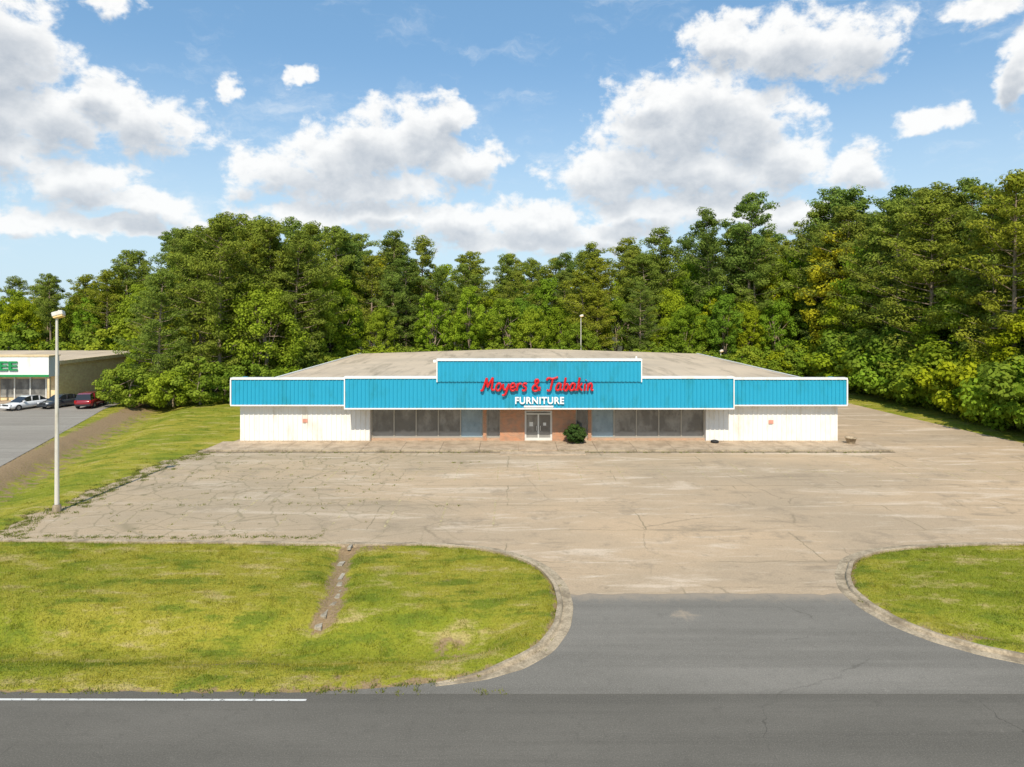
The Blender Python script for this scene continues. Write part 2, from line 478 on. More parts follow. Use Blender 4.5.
xs = np.concatenate([[-2500, -1500, -800, -400, -250, -170, -120, -90, -75], np.arange(-62, 50, 0.3), [55, 62, 72, 90, 120, 170, 250, 400, 800, 1500, 2500]])
ys = np.concatenate([[-1500, -600, -200, -60, -10, 4, 12], np.arange(18, 60, 0.25), np.arange(60, 125, 1.0), [130, 140, 160, 200, 300, 500, 900, 1600, 3000]])
GX, GY = np.meshgrid(xs, ys)
gx, gy = GX.ravel(), GY.ravel()
gd = paved_dist(gx, gy)
gz = lawn_h(gx, gy, gd)
nx, ny = len(xs), len(ys)
ii = np.arange(nx * ny).reshape(ny, nx)
F = np.stack([ii[:-1, :-1].ravel(), ii[:-1, 1:].ravel(), ii[1:, 1:].ravel(), ii[1:, :-1].ravel()], 1)
me = fast_mesh('ground', np.stack([gx, gy, gz], 1), F, [M_grass])
def dirt_at(gx, gy, gd):
    def blob(cx, cy, rx, ry, k=1.0):
        return k * np.exp(-(((gx - cx) / rx) ** 2 + ((gy - cy) / ry) ** 2))
    dirt = blob(-1.2, 22.5, 0.9, 0.5, 0.95) + blob(-8.8, 21.5, 2.4, 0.35, 0.7) + blob(-2.2, 23.4, 1.2, 0.8, 0.5) + blob(-13, 21.7, 2.5, .25, .5)
    dirt = dirt + blob(15.9, 22.8, 0.9, 0.3, 0.9) + blob(-5, 20.3, 3.5, 0.4, 0.5) + blob(-11.5, 28.2, 2.2, .5, .38) + blob(-3.4, 27.4, 1.4, .5, .36)
    dirt = dirt + 0.95 * np.exp(-((gx - flume_x(gy)) / (0.38 + 0.03 * (32 - gy))) ** 2) * ss(gy, 23.5, 25) * (gy < 31.8)
    dirt = dirt + blob(-6.4, 31.2, 1.1, 0.5, .7) + 0.14 * (gy > 33) * (gx < -26) * (gy < 80)
    edge = ((gy < 33) & (gx > -26)) | ((gx < -24) & (gx > -27) & (gy > 32) & (gy < 56))
    dirt = dirt + np.where(edge, 0.75, 0.45) * np.exp(-(gd / 0.22) ** 2)
    cx = -30.0 - (gy - 38) * 0.26
    dirt = dirt + 0.85 * np.exp(-((gx - (cx - 2.7)) / 0.9) ** 2) * (gy > 34) * (gy < 82)
    dirt = dirt + 0.42 * np.exp(-((gx - (cx - 0.9)) / 1.6) ** 2) * (gy > 34) * (gy < 82)
    return np.where(gd < -0.5, 0, dirt)
a = me.attributes.new('dirt', 'FLOAT', 'POINT'); a.data.foreach_set('value', dirt_at(gx, gy, gd).astype(np.float32))
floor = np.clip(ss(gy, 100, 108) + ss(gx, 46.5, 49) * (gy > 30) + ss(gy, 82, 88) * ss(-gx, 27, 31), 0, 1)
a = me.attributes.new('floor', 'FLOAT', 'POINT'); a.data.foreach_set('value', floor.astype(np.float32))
o = bpy.data.objects.new('ground', me); COL.objects.link(o)
me.polygons.foreach_set('use_smooth', [True] * len(me.polygons))

# ------------------------------------------------------------------ grass blades
def blades(name, X, Y, Z, hmin, hmax, w, mat, seed=1):
    r = np.random.default_rng(seed)
    n = len(X)
    ang = r.uniform(0, np.pi * 2, n)
    h = r.uniform(hmin, hmax, n)
    lean = r.normal(0, 0.5, (n, 2)) * h[:, None]
    dx, dy = np.cos(ang) * w, np.sin(ang) * w
    b = np.stack([X, Y, Z - 0.005], 1)
    V = np.stack([b + np.stack([dx, dy, 0 * dx], 1), b - np.stack([dx, dy, 0 * dx], 1),
                  b + np.stack([lean[:, 0], lean[:, 1], h], 1)], 1).reshape(-1, 3)
    Fc = np.arange(n * 3).reshape(n, 3)
    me = fast_mesh(name, V, Fc, [mat], vattr=r.uniform(0, 1, n))
    o = bpy.data.objects.new(name, me)
    COL.objects.link(o)
    return o

r = np.random.default_rng(11)
def fields(X, Y, keep_cone=0.95, dmin=0.03):
    k = (np.abs(X) < Y * keep_cone)
    X, Y = X[k], Y[k]
    d = paved_dist(X, Y)
    dd_ = dirt_at(X, Y, d)
    k = (d > dmin) & (r.uniform(0.15, 1.1, len(X)) > dd_)
    return X[k], Y[k], d[k]
A1 = fields(r.uniform(-27, 27, 330000), r.uniform(19.62, 32.4, 330000))
A2 = fields(r.uniform(-52, -25, 110000), r.uniform(30, 84, 110000))
A3 = fields(r.uniform(39.5, 47, 30000), r.uniform(32, 90, 30000))
XA, YA, DA = [np.concatenate(q) for q in zip(A1, A2, A3)]
blades('grass', XA, YA, lawn_h(XA, YA, DA), 0.03, 0.075, 0.011, M_blade)
k = r.random(len(XA)) < 0.004
TX = (XA[k][:, None] + r.normal(0, 0.10, (k.sum(), 22))).ravel(); TY = (YA[k][:, None] + r.normal(0, 0.10, (k.sum(), 22))).ravel()
TD = paved_dist(TX, TY); q = TD > 0.02
blades('tall_grass_tufts', TX[q], TY[q], lawn_h(TX[q], TY[q], TD[q]), 0.06, 0.15, 0.012, M_blade, 8)

WX, WY = [], []
def tuft(x, y, n, s):
    WX.append(r.normal(x, s, n)); WY.append(r.normal(y, s, n))
for (x, y) in left_edge:
    for _ in range(7):
        tuft(x + r.normal(0.5, 0.6), y + r.uniform(-.5, .5), 40, 0.12)
for p in LEFT[::1]:
    if r.random() < 0.8: tuft(p[0] + r.normal(0, .1), p[1] + r.normal(0, 0.1), 22, 0.07)
for p in RIGHT[::1]:
    if r.random() < 0.6: tuft(p[0] + r.normal(0, .1), p[1] + r.normal(0, 0.1), 22, 0.07)
for xx in np.arange(-24, -9, 0.35):
    tuft(xx, 33.0 + r.normal(0, 0.12), int(r.integers(8, 60)), 0.10)
for xx in np.arange(-26, 0, 0.25):
    if r.random() < 0.6: tuft(xx, 19.64 + r.normal(0, 0.05), int(r.integers(5, 20)), 0.07)
for xx in np.arange(-23, 29, 0.45):
    if r.random() < 0.5: tuft(xx, 52.6 + r.normal(0, 0.08), int(r.integers(5, 40)), 0.10)
for row in (38.5, 44.5, 49):
    for xx in np.arange(-24, -2, 0.6):
        if r.random() < 0.4: tuft(xx, row + r.normal(0, 0.15), int(r.integers(4, 26)), 0.1)
for _ in range(130):
    tuft(r.uniform(-25, -7), r.uniform(33, 52), 10, 0.07)
WX, WY = np.concatenate(WX), np.concatenate(WY)
blades('weeds', WX, WY, np.full(len(WX), 0.005), 0.03, 0.11, 0.02, M_weed, 5)

# ------------------------------------------------------------------ kerbs
def kerb(name, path, side, fade=False):
    P = np.array(path)
    T = np.gradient(P, axis=0)
    T /= np.linalg.norm(T, axis=1)[:, None]
    Nn = np.stack([-T[:, 1], T[:, 0]], 1) * side
    prof = [(-0.02, -0.04), (-0.02, 0.12), (0.11, 0.135), (0.16, 0.11), (0.20, 0.03), (0.56, 0.016), (0.60, -0.03)]
    V, Fc = [], []
    n = len(P)
    for i in range(n):
        wob = 0.012 * math.sin(i * 1.3)
        t = 1.0
        if fade:
            t = max(0.05, min(1.0, (n - 1 - i) / 9.0))
        for (o_, z) in prof:
            q = P[i] + Nn[i] * (o_ * (0.35 + 0.65 * t) + wob)
            V.append((q[0], q[1], z * t if z > 0.02 else z))
    m = len(prof)
    for i in range(n - 1):
        for j in range(m - 1):
            a = i * m + j
            Fc.append((a, a + 1, a + m + 1, a + m))
    return mesh_obj(name, V, Fc, M_conc)
kerb('kerb', LEFT[:-9], 1, True)
kerb('kerb', RIGHT, -1)

def worn_paint(name, col, sc, lo, hi, mx_):
    m, nt, b = new_mat(name, col, 0.85)
    f = noise(nt, sc, 6, 0.75)
    tb = N(nt, 'ShaderNodeBsdfTransparent')
    mx = N(nt, 'ShaderNodeMixShader', {0: sstep(nt, f, lo, hi, 0, mx_), 1: tb.outputs[0], 2: b.outputs[0]})
    nt.links.new(mx.outputs[0], nt.nodes['Material Output'].inputs[0])
    return m
mwl = worn_paint('worn_road_paint', (0.72, 0.70, 0.65), 5, 0.36, 0.48, 0.95)
mesh_obj('road_edge_line', [(-60, 19.40, .006), (-5.8, 19.20, .006), (-5.8, 19.29, .006), (-60, 19.50, .006)], [(0, 1, 2, 3)], mwl)
myl = worn_paint('faded_stall_paint', (0.66, 0.55, 0.28), 2.2, 0.46, 0.60, 0.75)
V, Fc = [], []
for y0, y1, xa, xb in ((34.5, 39.5, -23, 0), (44, 49, -23, 38)):
    for x in np.arange(xa, xb, 2.75):
        k = len(V)
        V += [(x, y0, .014), (x + .1, y0, .014), (x + .1, y1, .014), (x, y1, .014)]
        Fc.append((k, k + 1, k + 2, k + 3))
for y0 in (46.4, 39.6):
    k = len(V)
    V += [(-23, y0, .018), (38 if y0 > 40 else 0, y0, .018), (38 if y0 > 40 else 0, y0 + .1, .018), (-23, y0 + .1, .018)]
    Fc.append((k, k + 1, k + 2, k + 3))
mesh_obj('parking_stall_lines', V, Fc, myl)

V, Fc = [], []
y = 24.4
while y < 31.4:
    L = random.uniform(0.35, 0.85)
    cx_ = float(flume_x(y)) + random.uniform(-.09, .09)
    w = random.uniform(0.07, 0.17); s = random.uniform(-.08, .08)
    if random.random() < 0.72:
        k = len(V)
        zz = float(lawn_h(np.array([cx_]), np.array([y + L / 2]), np.array([3.0]))[0]) + random.uniform(0.0, 0.05)
        V += [(cx_ - w, y, zz - .1), (cx_ + w, y + s, zz - .1), (cx_ + w * .8 + s, y + L, zz - .1), (cx_ - w + s, y + L - s, zz - .1),
              (cx_ - w, y, zz), (cx_ + w, y + s, zz + .02), (cx_ + w * .8 + s, y + L, zz + .01), (cx_ - w + s, y + L - s, zz - .01)]
        Fc += [tuple(i + k for i in f) for f in [(4, 5, 6, 7), (0, 1, 5, 4), (1, 2, 6, 5), (2, 3, 7, 6), (3, 0, 4, 7)]]
    y += L + random.uniform(0.05, 0.25)
mesh_obj('concrete_drain_flume', V, Fc, M_flume)

# ------------------------------------------------------------------ furniture store
B = empty('furniture_store_building', (2.2, 56.5, 0))
bpy.context.view_layer.update()
def adopt(o):
    o.parent = B
    o.matrix_parent_inverse = B.matrix_world.inverted()
    return o

def corrugated(name, x0, x1, z0, z1, y, mat, pitch=0.3, depth=0.045):
    V, Fc = [], []
    x = x0
    pts = []
    while x < x1 - 1e-6:
        for (dx, dy) in ((0, 0), (0.62, 0), (0.70, -depth), (0.92, -depth)):
            xx = x + dx * pitch
            if xx <= x1:
                pts.append((xx, y + dy))
        x += pitch
    pts.append((x1, y))
    for (a_, b_) in pts:
        V += [(a_, b_, z0), (a_, b_, z1)]
    for i in range(len(pts) - 1):
        Fc.append((2 * i, 2 * i + 2, 2 * i + 3, 2 * i + 1))
    return adopt(mesh_obj(name, V, Fc, mat))

WX0, WX1, WY0 = -22.5, 26.95, 56.5
for nm, a_, b_ in (('white_wall_panel_a', WX0, -11.75), ('white_wall_panel_b', 16.05, WX1)):
    corrugated(nm, a_, b_, 0.12, 3.25, WY0, M_white, 0.40, 0.06)
adopt(box('wall_shell_side_a', WX0, WX0 + 0.2, WY0 + .01, 100, 0, 4.55, M_white))
adopt(box('wall_shell_side_b', WX1 - 0.2, WX1, WY0 + .01, 100, 0, 4.55, M_white))
adopt(box('wall_shell_back', WX0 + .2, WX1 - .2, 99.8, 100, 0, 4.55, M_white))
adopt(box('wall_return_a', -11.95, -11.75, WY0 + 0.01, 57.1, 0.12, 3.25, M_white))
adopt(box('wall_return_b', 16.05, 16.25, WY0 + 0.01, 57.1, 0.12, 3.25, M_white))
RX = 2.3
V = [(-22.1, 56.9, 4.6), (RX, 56.9, 5.35), (27.0, 56.9, 4.6), (-22.1, 100.2, 4.6), (RX, 100.2, 5.35), (27.0, 100.2, 4.6)]
V2 = [(x, y, z - 0.25) for x, y, z in V]
adopt(mesh_obj('roof', V + V2, [(0, 1, 4, 3), (1, 2, 5, 4), (0, 3, 9, 6), (2, 8, 11, 5), (3, 4, 10, 9), (4, 5, 11, 10), (1, 0, 6, 7), (2, 1, 7, 8)], M_roof))
adopt(boxes('roof_gutter', [(-22.35, -22.1, 57, 100.2, 4.35, 4.68), (27.0, 27.25, 57, 100.2, 4.35, 4.68)], M_trim))
adopt(boxes('roof_vent', [(-9, -8.7, 78, 78.3, 4.8, 5.3), (9.5, 9.8, 72, 72.3, 4.9, 5.5), (15.2, 15.4, 84, 84.2, 4.7, 5.3)], M_trim))
FY = 55.75
for nm, a_, b_ in (('wing_fascia_a', -22.95, -13.35), ('wing_fascia_b', 17.8, 27.35)):
    corrugated(nm, a_ + .08, b_ - .08, 3.3, 5.3, FY, M_fascia, 0.32, 0.05)
    adopt(box(nm + '_backing', a_ + .04, b_ - .04, FY + .01, FY + 0.45, 3.26, 5.32, M_fascia))
    adopt(box(nm + '_cap', a_ - .02, b_ + .02, FY - 0.10, FY + 0.5, 5.32, 5.47, M_trim))
    adopt(box(nm + '_base_trim', a_ - .02, b_ + .02, FY - 0.09, FY + 0.05, 3.16, 3.258, M_trim))
    adopt(box(nm + '_soffit', a_, b_, FY + .05, WY0 + .2, 3.16, 3.255, M_trim))
adopt(box('end_trim_a', -23.0, -22.9, FY - .1, FY + .5, 3.26, 5.32, M_trim))
adopt(box('end_trim_b', 27.3, 27.4, FY - .1, FY + .5, 3.26, 5.32, M_trim))
adopt(box('side_fascia_a', -22.97, -22.6, FY + .5, 58.5, 3.26, 5.3, M_fascia))
adopt(box('side_fascia_b', 27.05, 27.37, FY + .5, 58.5, 3.26, 5.3, M_fascia))
CY = 54.6
corrugated('centre_fascia', -13.3, 17.65, 3.2, 5.5, CY, M_fascia, 0.32, 0.05)
adopt(box('centre_fascia_backing', -13.35, 17.7, CY + .01, CY + 0.5, 3.16, 5.52, M_fascia))
adopt(boxes('centre_cap', [(-13.42, -5.98, CY - .1, CY + .55, 5.52, 5.68), (10.33, 17.77, CY - .1, CY + .55, 5.52, 5.68)], M_trim))
adopt(box('centre_base_trim', -13.42, 17.77, CY - .09, CY + .05, 3.06, 3.158, M_trim))
adopt(boxes('centre_end_trim', [(-13.42, -13.34, CY - .1, FY + .4, 3.16, 5.52), (17.69, 17.77, CY - .1, FY + .4, 3.16, 5.52)], M_trim))
adopt(box('centre_soffit', -13.3, 17.65, CY + .05, 57.4, 3.07, 3.15, M_dark))
SY = CY - 0.12
corrugated('sign_band', -5.9, 10.25, 5.3, 6.92, SY, M_fascia, 0.32, 0.05)
adopt(box('sign_band_backing', -5.95, 10.3, SY + .01, SY + .6, 5.25, 6.94, M_fascia))
adopt(box('sign_band_cap', -6.02, 10.37, SY - .1, SY + .65, 6.94, 7.10, M_trim))
adopt(boxes('sign_band_end_trim', [(-6.02, -5.94, SY - .1, SY + .6, 5.25, 6.94), (10.29, 10.37, SY - .1, SY + .6, 5.25, 6.94)], M_trim))
GYp = 57.1
panes, panes2, mull = [], [], []
def glaze(xa, xb, n, blue=()):
    w = (xb - xa) / n
    for i in range(n):
        t = (xa + i * w + 0.04, xa + (i + 1) * w - 0.04, GYp, GYp + 0.03, 0.42, 2.95)
        (panes2 if i in blue else panes).append(t)
    for i in range(n + 1):
        x = xa + i * w
        mull.append((x - 0.05, x + 0.05, GYp - 0.08, GYp + 0.04, 0.42, 2.95))
    mull.append((xa - .04, xb + .04, GYp - 0.085, GYp + .045, 0.32, 0.42))
    mull.append((xa - .04, xb + .04, GYp - 0.085, GYp + .045, 2.95, 3.07))
glaze(-11.7, -2.45, 5, (4,))
glaze(6.65, 16.0, 5, (0,))
glaze(-2.1, -1.0, 1)
glaze(5.35, 6.3, 1, ())
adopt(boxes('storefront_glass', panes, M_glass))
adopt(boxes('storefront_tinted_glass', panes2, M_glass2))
adopt(boxes('storefront_mullions', mull, M_alu))
adopt(boxes('brick_base', [(-11.75, -2.4, 56.95, 57.3, 0.12, 0.32), (6.6, 16.05, 56.95, 57.3, 0.12, 0.32), (-2.15, -1.0, 56.95, 57.3, .12, .32), (5.3, 6.3, 56.95, 57.3, .12, .32)], M_sill))
adopt(boxes('brick_piers', [(-1.0, 1.05, 56.75, 57.3, 0.12, 3.07), (3.35, 5.3, 56.75, 57.3, 0.12, 3.07), (-2.4, -2.12, 56.8, 57.3, .12, 3.07), (6.33, 6.6, 56.8, 57.3, .12, 3.07)], M_brick))
adopt(box('brick_lintel', 1.05, 3.35, 56.78, 57.3, 2.62, 3.07, M_brick))
adopt(boxes('door_glass', [(1.2, 2.15, 57.0, 57.03, 0.3, 2.3), (2.25, 3.2, 57.0, 57.03, 0.3, 2.3), (1.15, 3.25, 57.0, 57.03, 2.38, 2.56)], M_glass))
adopt(boxes('door_frame', [(1.05, 1.2, 56.94, 57.06, .12, 2.62), (3.2, 3.35, 56.94, 57.06, .12, 2.62), (2.14, 2.26, 56.93, 57.06, .12, 2.34),
       (1.2, 3.2, 56.945, 57.06, 2.28, 2.38), (1.2, 3.2, 56.945, 57.06, 2.54, 2.62), (1.2, 2.14, 56.945, 57.06, .12, .34), (2.26, 3.2, 56.945, 57.06, .12, .34),
       (2.02, 2.06, 56.87, 56.9, .95, 1.35), (2.34, 2.38, 56.87, 56.9, .95, 1.35), (1.45, 1.75, 56.985, 56.995, 1.3, 1.65), (2.6, 2.85, 56.985, 56.995, 1.35, 1.6)], M_doorf))
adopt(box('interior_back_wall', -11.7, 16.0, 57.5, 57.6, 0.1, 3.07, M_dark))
adopt(box('foundation', WX0 + .02, WX1 - .02, WY0 + .05, 57.6, -0.05, 0.119, M_walk))
adopt(boxes('red_wall_notice', [(-17.3, -16.9, 56.40, 56.43, 1.7, 2.0), (21.2, 21.6, 56.40, 56.43, 1.6, 1.9)], weathered('faded_red', (0.7, 0.33, 0.25), 0.6)))
adopt(boxes('address_plate', [(0.95, 3.3, CY - .14, CY - .08, 3.22, 3.36)], M_trim))
adopt(boxes('wall_base_flashing', [(WX0 - .01, -11.75, WY0 - .085, WY0 - .065, 0.12, 0.2), (16.05, WX1 + .01, WY0 - .085, WY0 - .065, 0.12, 0.2)], M_walk))

def text(name, body, x0, x1, z0, size, mat, off=0.0, extr=0.06, ysurf=0, hgt=None, spacing=1.0):
    cu = bpy.data.curves.new(name, 'FONT')
    cu.body = body; cu.size = size; cu.offset = off; cu.extrude = extr
    cu.space_character = spacing
    o = bpy.data.objects.new(name, cu)
    COL.objects.link(o)
    cu.materials.append(mat)
    o.rotation_euler = (math.pi / 2, 0, 0)
    bpy.context.view_layer.update()
    bb = [Vector(c) for c in o.bound_box]
    w = max(c.x for c in bb) - min(c.x for c in bb)
    h = max(c.y for c in bb) - min(c.y for c in bb)
    sx = (x1 - x0) / w
    sz = (hgt / h) if hgt else sx
    o.scale = (sx, sz, 1)
    o.location = (x0 - min(c.x for c in bb) * sx, ysurf, z0 - min(c.y for c in bb) * sz)
    bpy.context.view_layer.update()
    return o

S = {
 'M': (1.85, [[(-.1, .1), (.1, .0), (.25, .5), (.5, 1.75)], [(.5, 1.75), (.62, 1.1), (.78, .45)], [(.78, .45), (1.0, 1.1), (1.3, 1.8)], [(1.3, 1.8), (1.35, .8), (1.45, .1), (1.8, .15)]]),
 'o': (0.95, [[(.7, .8), (.4, 1), (.1, .7), (.08, .3), (.35, 0), (.65, .25), (.7, .8)]]),
 'y': (0.95, [[(.0, .95), (.12, .3), (.35, .1), (.62, .45), (.75, .95)], [(.75, .95), (.6, .0), (.35, -.6), (.05, -.62)]]),
 'e': (0.85, [[(.1, .45), (.5, .5), (.6, .8), (.35, 1.0), (.08, .6), (.2, .1), (.5, 0), (.8, .25)]]),
 'r': (0.75, [[(.1, 1.0), (.12, .5), (.15, 0)], [(.13, .55), (.35, .95), (.65, .9)]]),
 's': (0.85, [[(.6, .9), (.3, 1.0), (.12, .75), (.55, .35), (.4, .0), (.05, .1)]]),
 '&': (1.3, [[(1.1, .5), (.7, 0), (.2, .05), (.1, .5), (.6, .95), (.7, 1.4), (.4, 1.5), (.35, 1.1), (1.1, .0)]]),
 'T': (1.35, [[(.0, 1.4), (.15, 1.7), (.7, 1.62), (1.45, 1.85)], [(.8, 1.65), (.72, .7), (.55, 0), (.2, .1)]]),
 'a': (0.95, [[(.65, .8), (.4, 1), (.1, .65), (.15, .1), (.45, .1), (.65, .6)], [(.68, .98), (.66, .2), (.9, .08)]]),
 'b': (0.9, [[(.2, 1.8), (.15, 1.0), (.12, .1)], [(.13, .3), (.4, 0), (.68, .4), (.5, .9), (.15, .6)]]),
 'k': (0.9, [[(.2, 1.8), (.15, 1.0), (.12, 0)], [(.65, 1.0), (.2, .5)], [(.3, .55), (.5, .25), (.8, .0)]]),
 'i': (0.45, [[(.15, .95), (.14, .4), (.2, 0)], [(.2, 1.4), (.24, 1.46)]]),
 'n': (0.95, [[(.1, 1.0), (.12, .5), (.12, 0)], [(.13, .55), (.4, 1), (.62, .75), (.66, .1), (.9, .1)]]),
}
def script_sign(name, body, x0, x1, zbase, xh, mat, rad):
    cu = bpy.data.curves.new(name, 'CURVE')
    cu.dimensions = '3D'
    cu.bevel_depth = rad
    cu.bevel_resolution = 2
    cu.resolution_u = 6
    cu.use_fill_caps = True
    adv = 0
    total = sum(S[ch][0] if ch != ' ' else 0.5 for ch in body)
    k = (x1 - x0) / total
    for ch in body:
        if ch == ' ':
            adv += 0.5
            continue
        w, strokes = S[ch]
        for st in strokes:
            sp = cu.splines.new('BEZIER')
            sp.bezier_points.add(len(st) - 1)
            for bp, (px_, pz) in zip(sp.bezier_points, st):
                bp.co = (x0 + (adv + px_ + pz * 0.14) * k, SY - 0.15, zbase + pz * xh)
                bp.handle_left_type = bp.handle_right_type = 'AUTO'
        adv += w
    cu.materials.append(mat)
    o = bpy.data.objects.new(name, cu)
    COL.objects.link(o)
    return adopt(o)
script_sign('store_name_script_sign', 'Moyers & Tabakin', -2.45, 6.5, 4.58, 0.58, M_red, 0.088)
t = text('furniture_sign_letters', 'FURNITURE', 0.25, 4.15, 3.50, 0.8, M_wlet, 0.02, hgt=0.56, ysurf=CY - .14, spacing=1.1)
adopt(t)

lst = []
x = -23.9
while x < 29.6:
    x2 = min(x + 3.05, 29.6)
    lst.append((x + .012, x2 - .012, 53.07, 56.44, -0.04, 0.135))
    x = x2
boxes('sidewalk', lst, M_walk)
lst = []
x = -23.9
while x < 29.6:
    x2 = min(x + 3.05, 29.6)
    if not (-1.0 < x < 3.5):
        lst.append((x + .015, x2 - .015, 52.9, 53.055, -0.04, 0.152))
    x = x2
boxes('sidewalk_kerb', lst, M_conc)
boxes('sidewalk_ramp', [(-0.9, 5.6, 51.7, 52.88, -0.04, 0.06)], M_walk)
mesh_obj('dark_gutter_strip', [(-23.9, 52.62, .022), (29.6, 52.62, .022), (29.6, 52.9, .022), (-23.9, 52.9, .022)], [(0, 1, 2, 3)], M_gutter)  # thin dark sheet along the foot of the sidewalk kerb
def planter(name, x, y):
    e = empty(name, (x, y, 0.135))
    n = 16
    V, Fc = [], []
    for (rr, z) in ((.30, 0), (.42, .42), (.46, .42), (.46, .5), (.38, .5), (.36, .4), (0.01, .4)):
        for i in range(n):
            a_ = 2 * math.pi * i / n
            V.append((rr * math.cos(a_), rr * math.sin(a_), z))
    for j in range(6):
        for i in range(n):
            Fc.append((j * n + i, j * n + (i + 1) % n, (j + 1) * n + (i + 1) % n, (j + 1) * n + i))
    mesh_obj('pot', V, Fc, M_conc, e, True)
    return e
planter('planter_pot', 27.6, 55.6)
M_rub, _, _b = new_mat('black_rubber', (0.015, 0.015, 0.015), 0.7)
V, Fc = [], []
R_, r_ = 0.24, 0.10
for i in range(20):
    for j in range(8):
        a_, b_ = 2 * math.pi * i / 20, 2 * math.pi * j / 8
        V.append(((R_ + r_ * math.cos(b_)) * math.cos(a_), (R_ + r_ * math.cos(b_)) * math.sin(a_), r_ * math.sin(b_)))
        Fc.append((i * 8 + j, ((i + 1) % 20) * 8 + j, ((i + 1) % 20) * 8 + (j + 1) % 8, i * 8 + (j + 1) % 8))
t = mesh_obj('discarded_tire', V, Fc, M_rub, None, True); t.location = (16.6, 55.9, 0.235)

# ------------------------------------------------------------------ vegetation meshes
def tube(pts, rad, n=7):
    pts = np.array(pts, float); V = []
    for i, p in enumerate(pts):
        d = pts[min(i + 1, len(pts) - 1)] - pts[max(i - 1, 0)]
        d /= np.linalg.norm(d) + 1e-9
        u = np.cross(d, (0, 0, 1) if abs(d[2]) < 0.9 else (1, 0, 0)); u /= np.linalg.norm(u)
        w = np.cross(d, u)
        for k in range(n):
            a_ = 2 * math.pi * k / n
            V.append(p + rad[i] * (math.cos(a_) * u + math.sin(a_) * w))
    F_ = []
    for i in range(len(pts) - 1):
        for k in range(n):
            F_.append((i * n + k, i * n + (k + 1) % n, (i + 1) * n + (k + 1) % n, (i + 1) * n + k))
    return np.array(V), np.array(F_)

def leaves(r, C, Rd, n, l, w, flat=0.7, up=0.5):
    m = len(C)
    d = r.normal(size=(m, n, 3)); d /= np.linalg.norm(d, axis=2, keepdims=True)
    rad = r.uniform(0.3, 1, (m, n, 1)) ** 0.45
    off = d * rad * Rd[:, None, None]
    off[..., 2] *= flat
    Pq = (C[:, None, :] + off).reshape(-1, 3)
    nn = d * 1.0 + np.array([0, 0, up]) + r.normal(size=(m, n, 3)) * 0.40
    nn = nn.reshape(-1, 3); nn /= np.linalg.norm(nn, axis=1, keepdims=True)
    t_ = r.normal(size=nn.shape); t_ -= nn * np.sum(t_ * nn, 1, keepdims=True); t_ /= np.linalg.norm(t_, axis=1, keepdims=True)
    b_ = np.cross(nn, t_)
    s = r.uniform(0.65, 1.3, (len(Pq), 1))
    A = t_ * l * 0.5 * s; Bq = b_ * w * 0.5 * s
    V = np.stack([Pq - A, Pq - Bq + A * 0.1, Pq + A, Pq + Bq - A * 0.1], 1).reshape(-1, 3)
    F_ = np.arange(len(V)).reshape(-1, 4)
    cv = np.repeat(r.uniform(0, 1, m), n)
    v = np.clip(cv * 0.6 + r.uniform(0, 0.4, len(F_)), 0, 1)
    return V, F_, v

def assemble(name, tubes, L, leafmat):
    Vs, Fs, mi, vv = [], [], [], []
    k = 0
    for (V, F_) in tubes:
        Vs.append(V); Fs.append(F_ + k); k += len(V); mi.append(np.zeros(len(F_))); vv.append(np.zeros(len(F_)))
    for (V, F_, v) in L:
        Vs.append(V); Fs.append(F_ + k); k += len(V); mi.append(np.ones(len(F_))); vv.append(v)
    return fast_mesh(name, np.concatenate(Vs), np.concatenate(Fs), [M_bark, leafmat], np.concatenate(mi), np.concatenate(vv))

def pine(name, seed, H=24.0, cs=0.35, R=4.2, nb=44, mat=None):
    r = np.random.default_rng(seed)
    lean = r.normal(0, 0.5, 2)
    tp = [(lean[0] * (t ** 2), lean[1] * (t ** 2), H * t * 0.96) for t in np.linspace(0, 1, 7)]
    tr = [0.30, .26, .23, .19, .14, .09, .03]
    tubes = [tube(tp, tr, 8)]
    C, Rd = [], []
    for i in range(nb):
        t = (i + r.random()) / nb
        z = H * (cs + (1 - cs) * t * 0.95)
        q = z / H
        prof = (max(0.0, 1 - t ** 2.4)) ** 0.75 * (0.60 + 0.40 * min(1, t * 3.2)) + 0.10
        L = R * prof * r.uniform(0.50, 1.15)
        a_ = i * 2.39996 + r.normal(0, 0.5)
        slope = r.uniform(0.05, 0.40) + 0.30 * t
        s0 = np.array([lean[0] * q * q, lean[1] * q * q, z])
        e0 = s0 + np.array([math.cos(a_) * L, math.sin(a_) * L, L * slope])
        md = (s0 + e0) / 2 + np.array([0, 0, -0.08 * L])
        tubes.append(tube([s0, md, e0], [0.075, 0.05, 0.02], 4))
        for f_ in (0.40, 0.72, 1.0):
            if L * f_ < 0.5 and f_ < 0.8:
                continue
            c_ = s0 + (e0 - s0) * f_ + r.normal(0, 0.25, 3)
            C.append(c_); Rd.append(r.uniform(0.75, 1.30) * (0.80 + 0.25 * (1 - t)))
    C.append(np.array([lean[0], lean[1], H * .985])); Rd.append(0.8)
    V = leaves(r, np.array(C), np.array(Rd), 112, 0.35, 0.145, 0.60, 0.6)
    return assemble(name, tubes, [V], mat or M_pine)

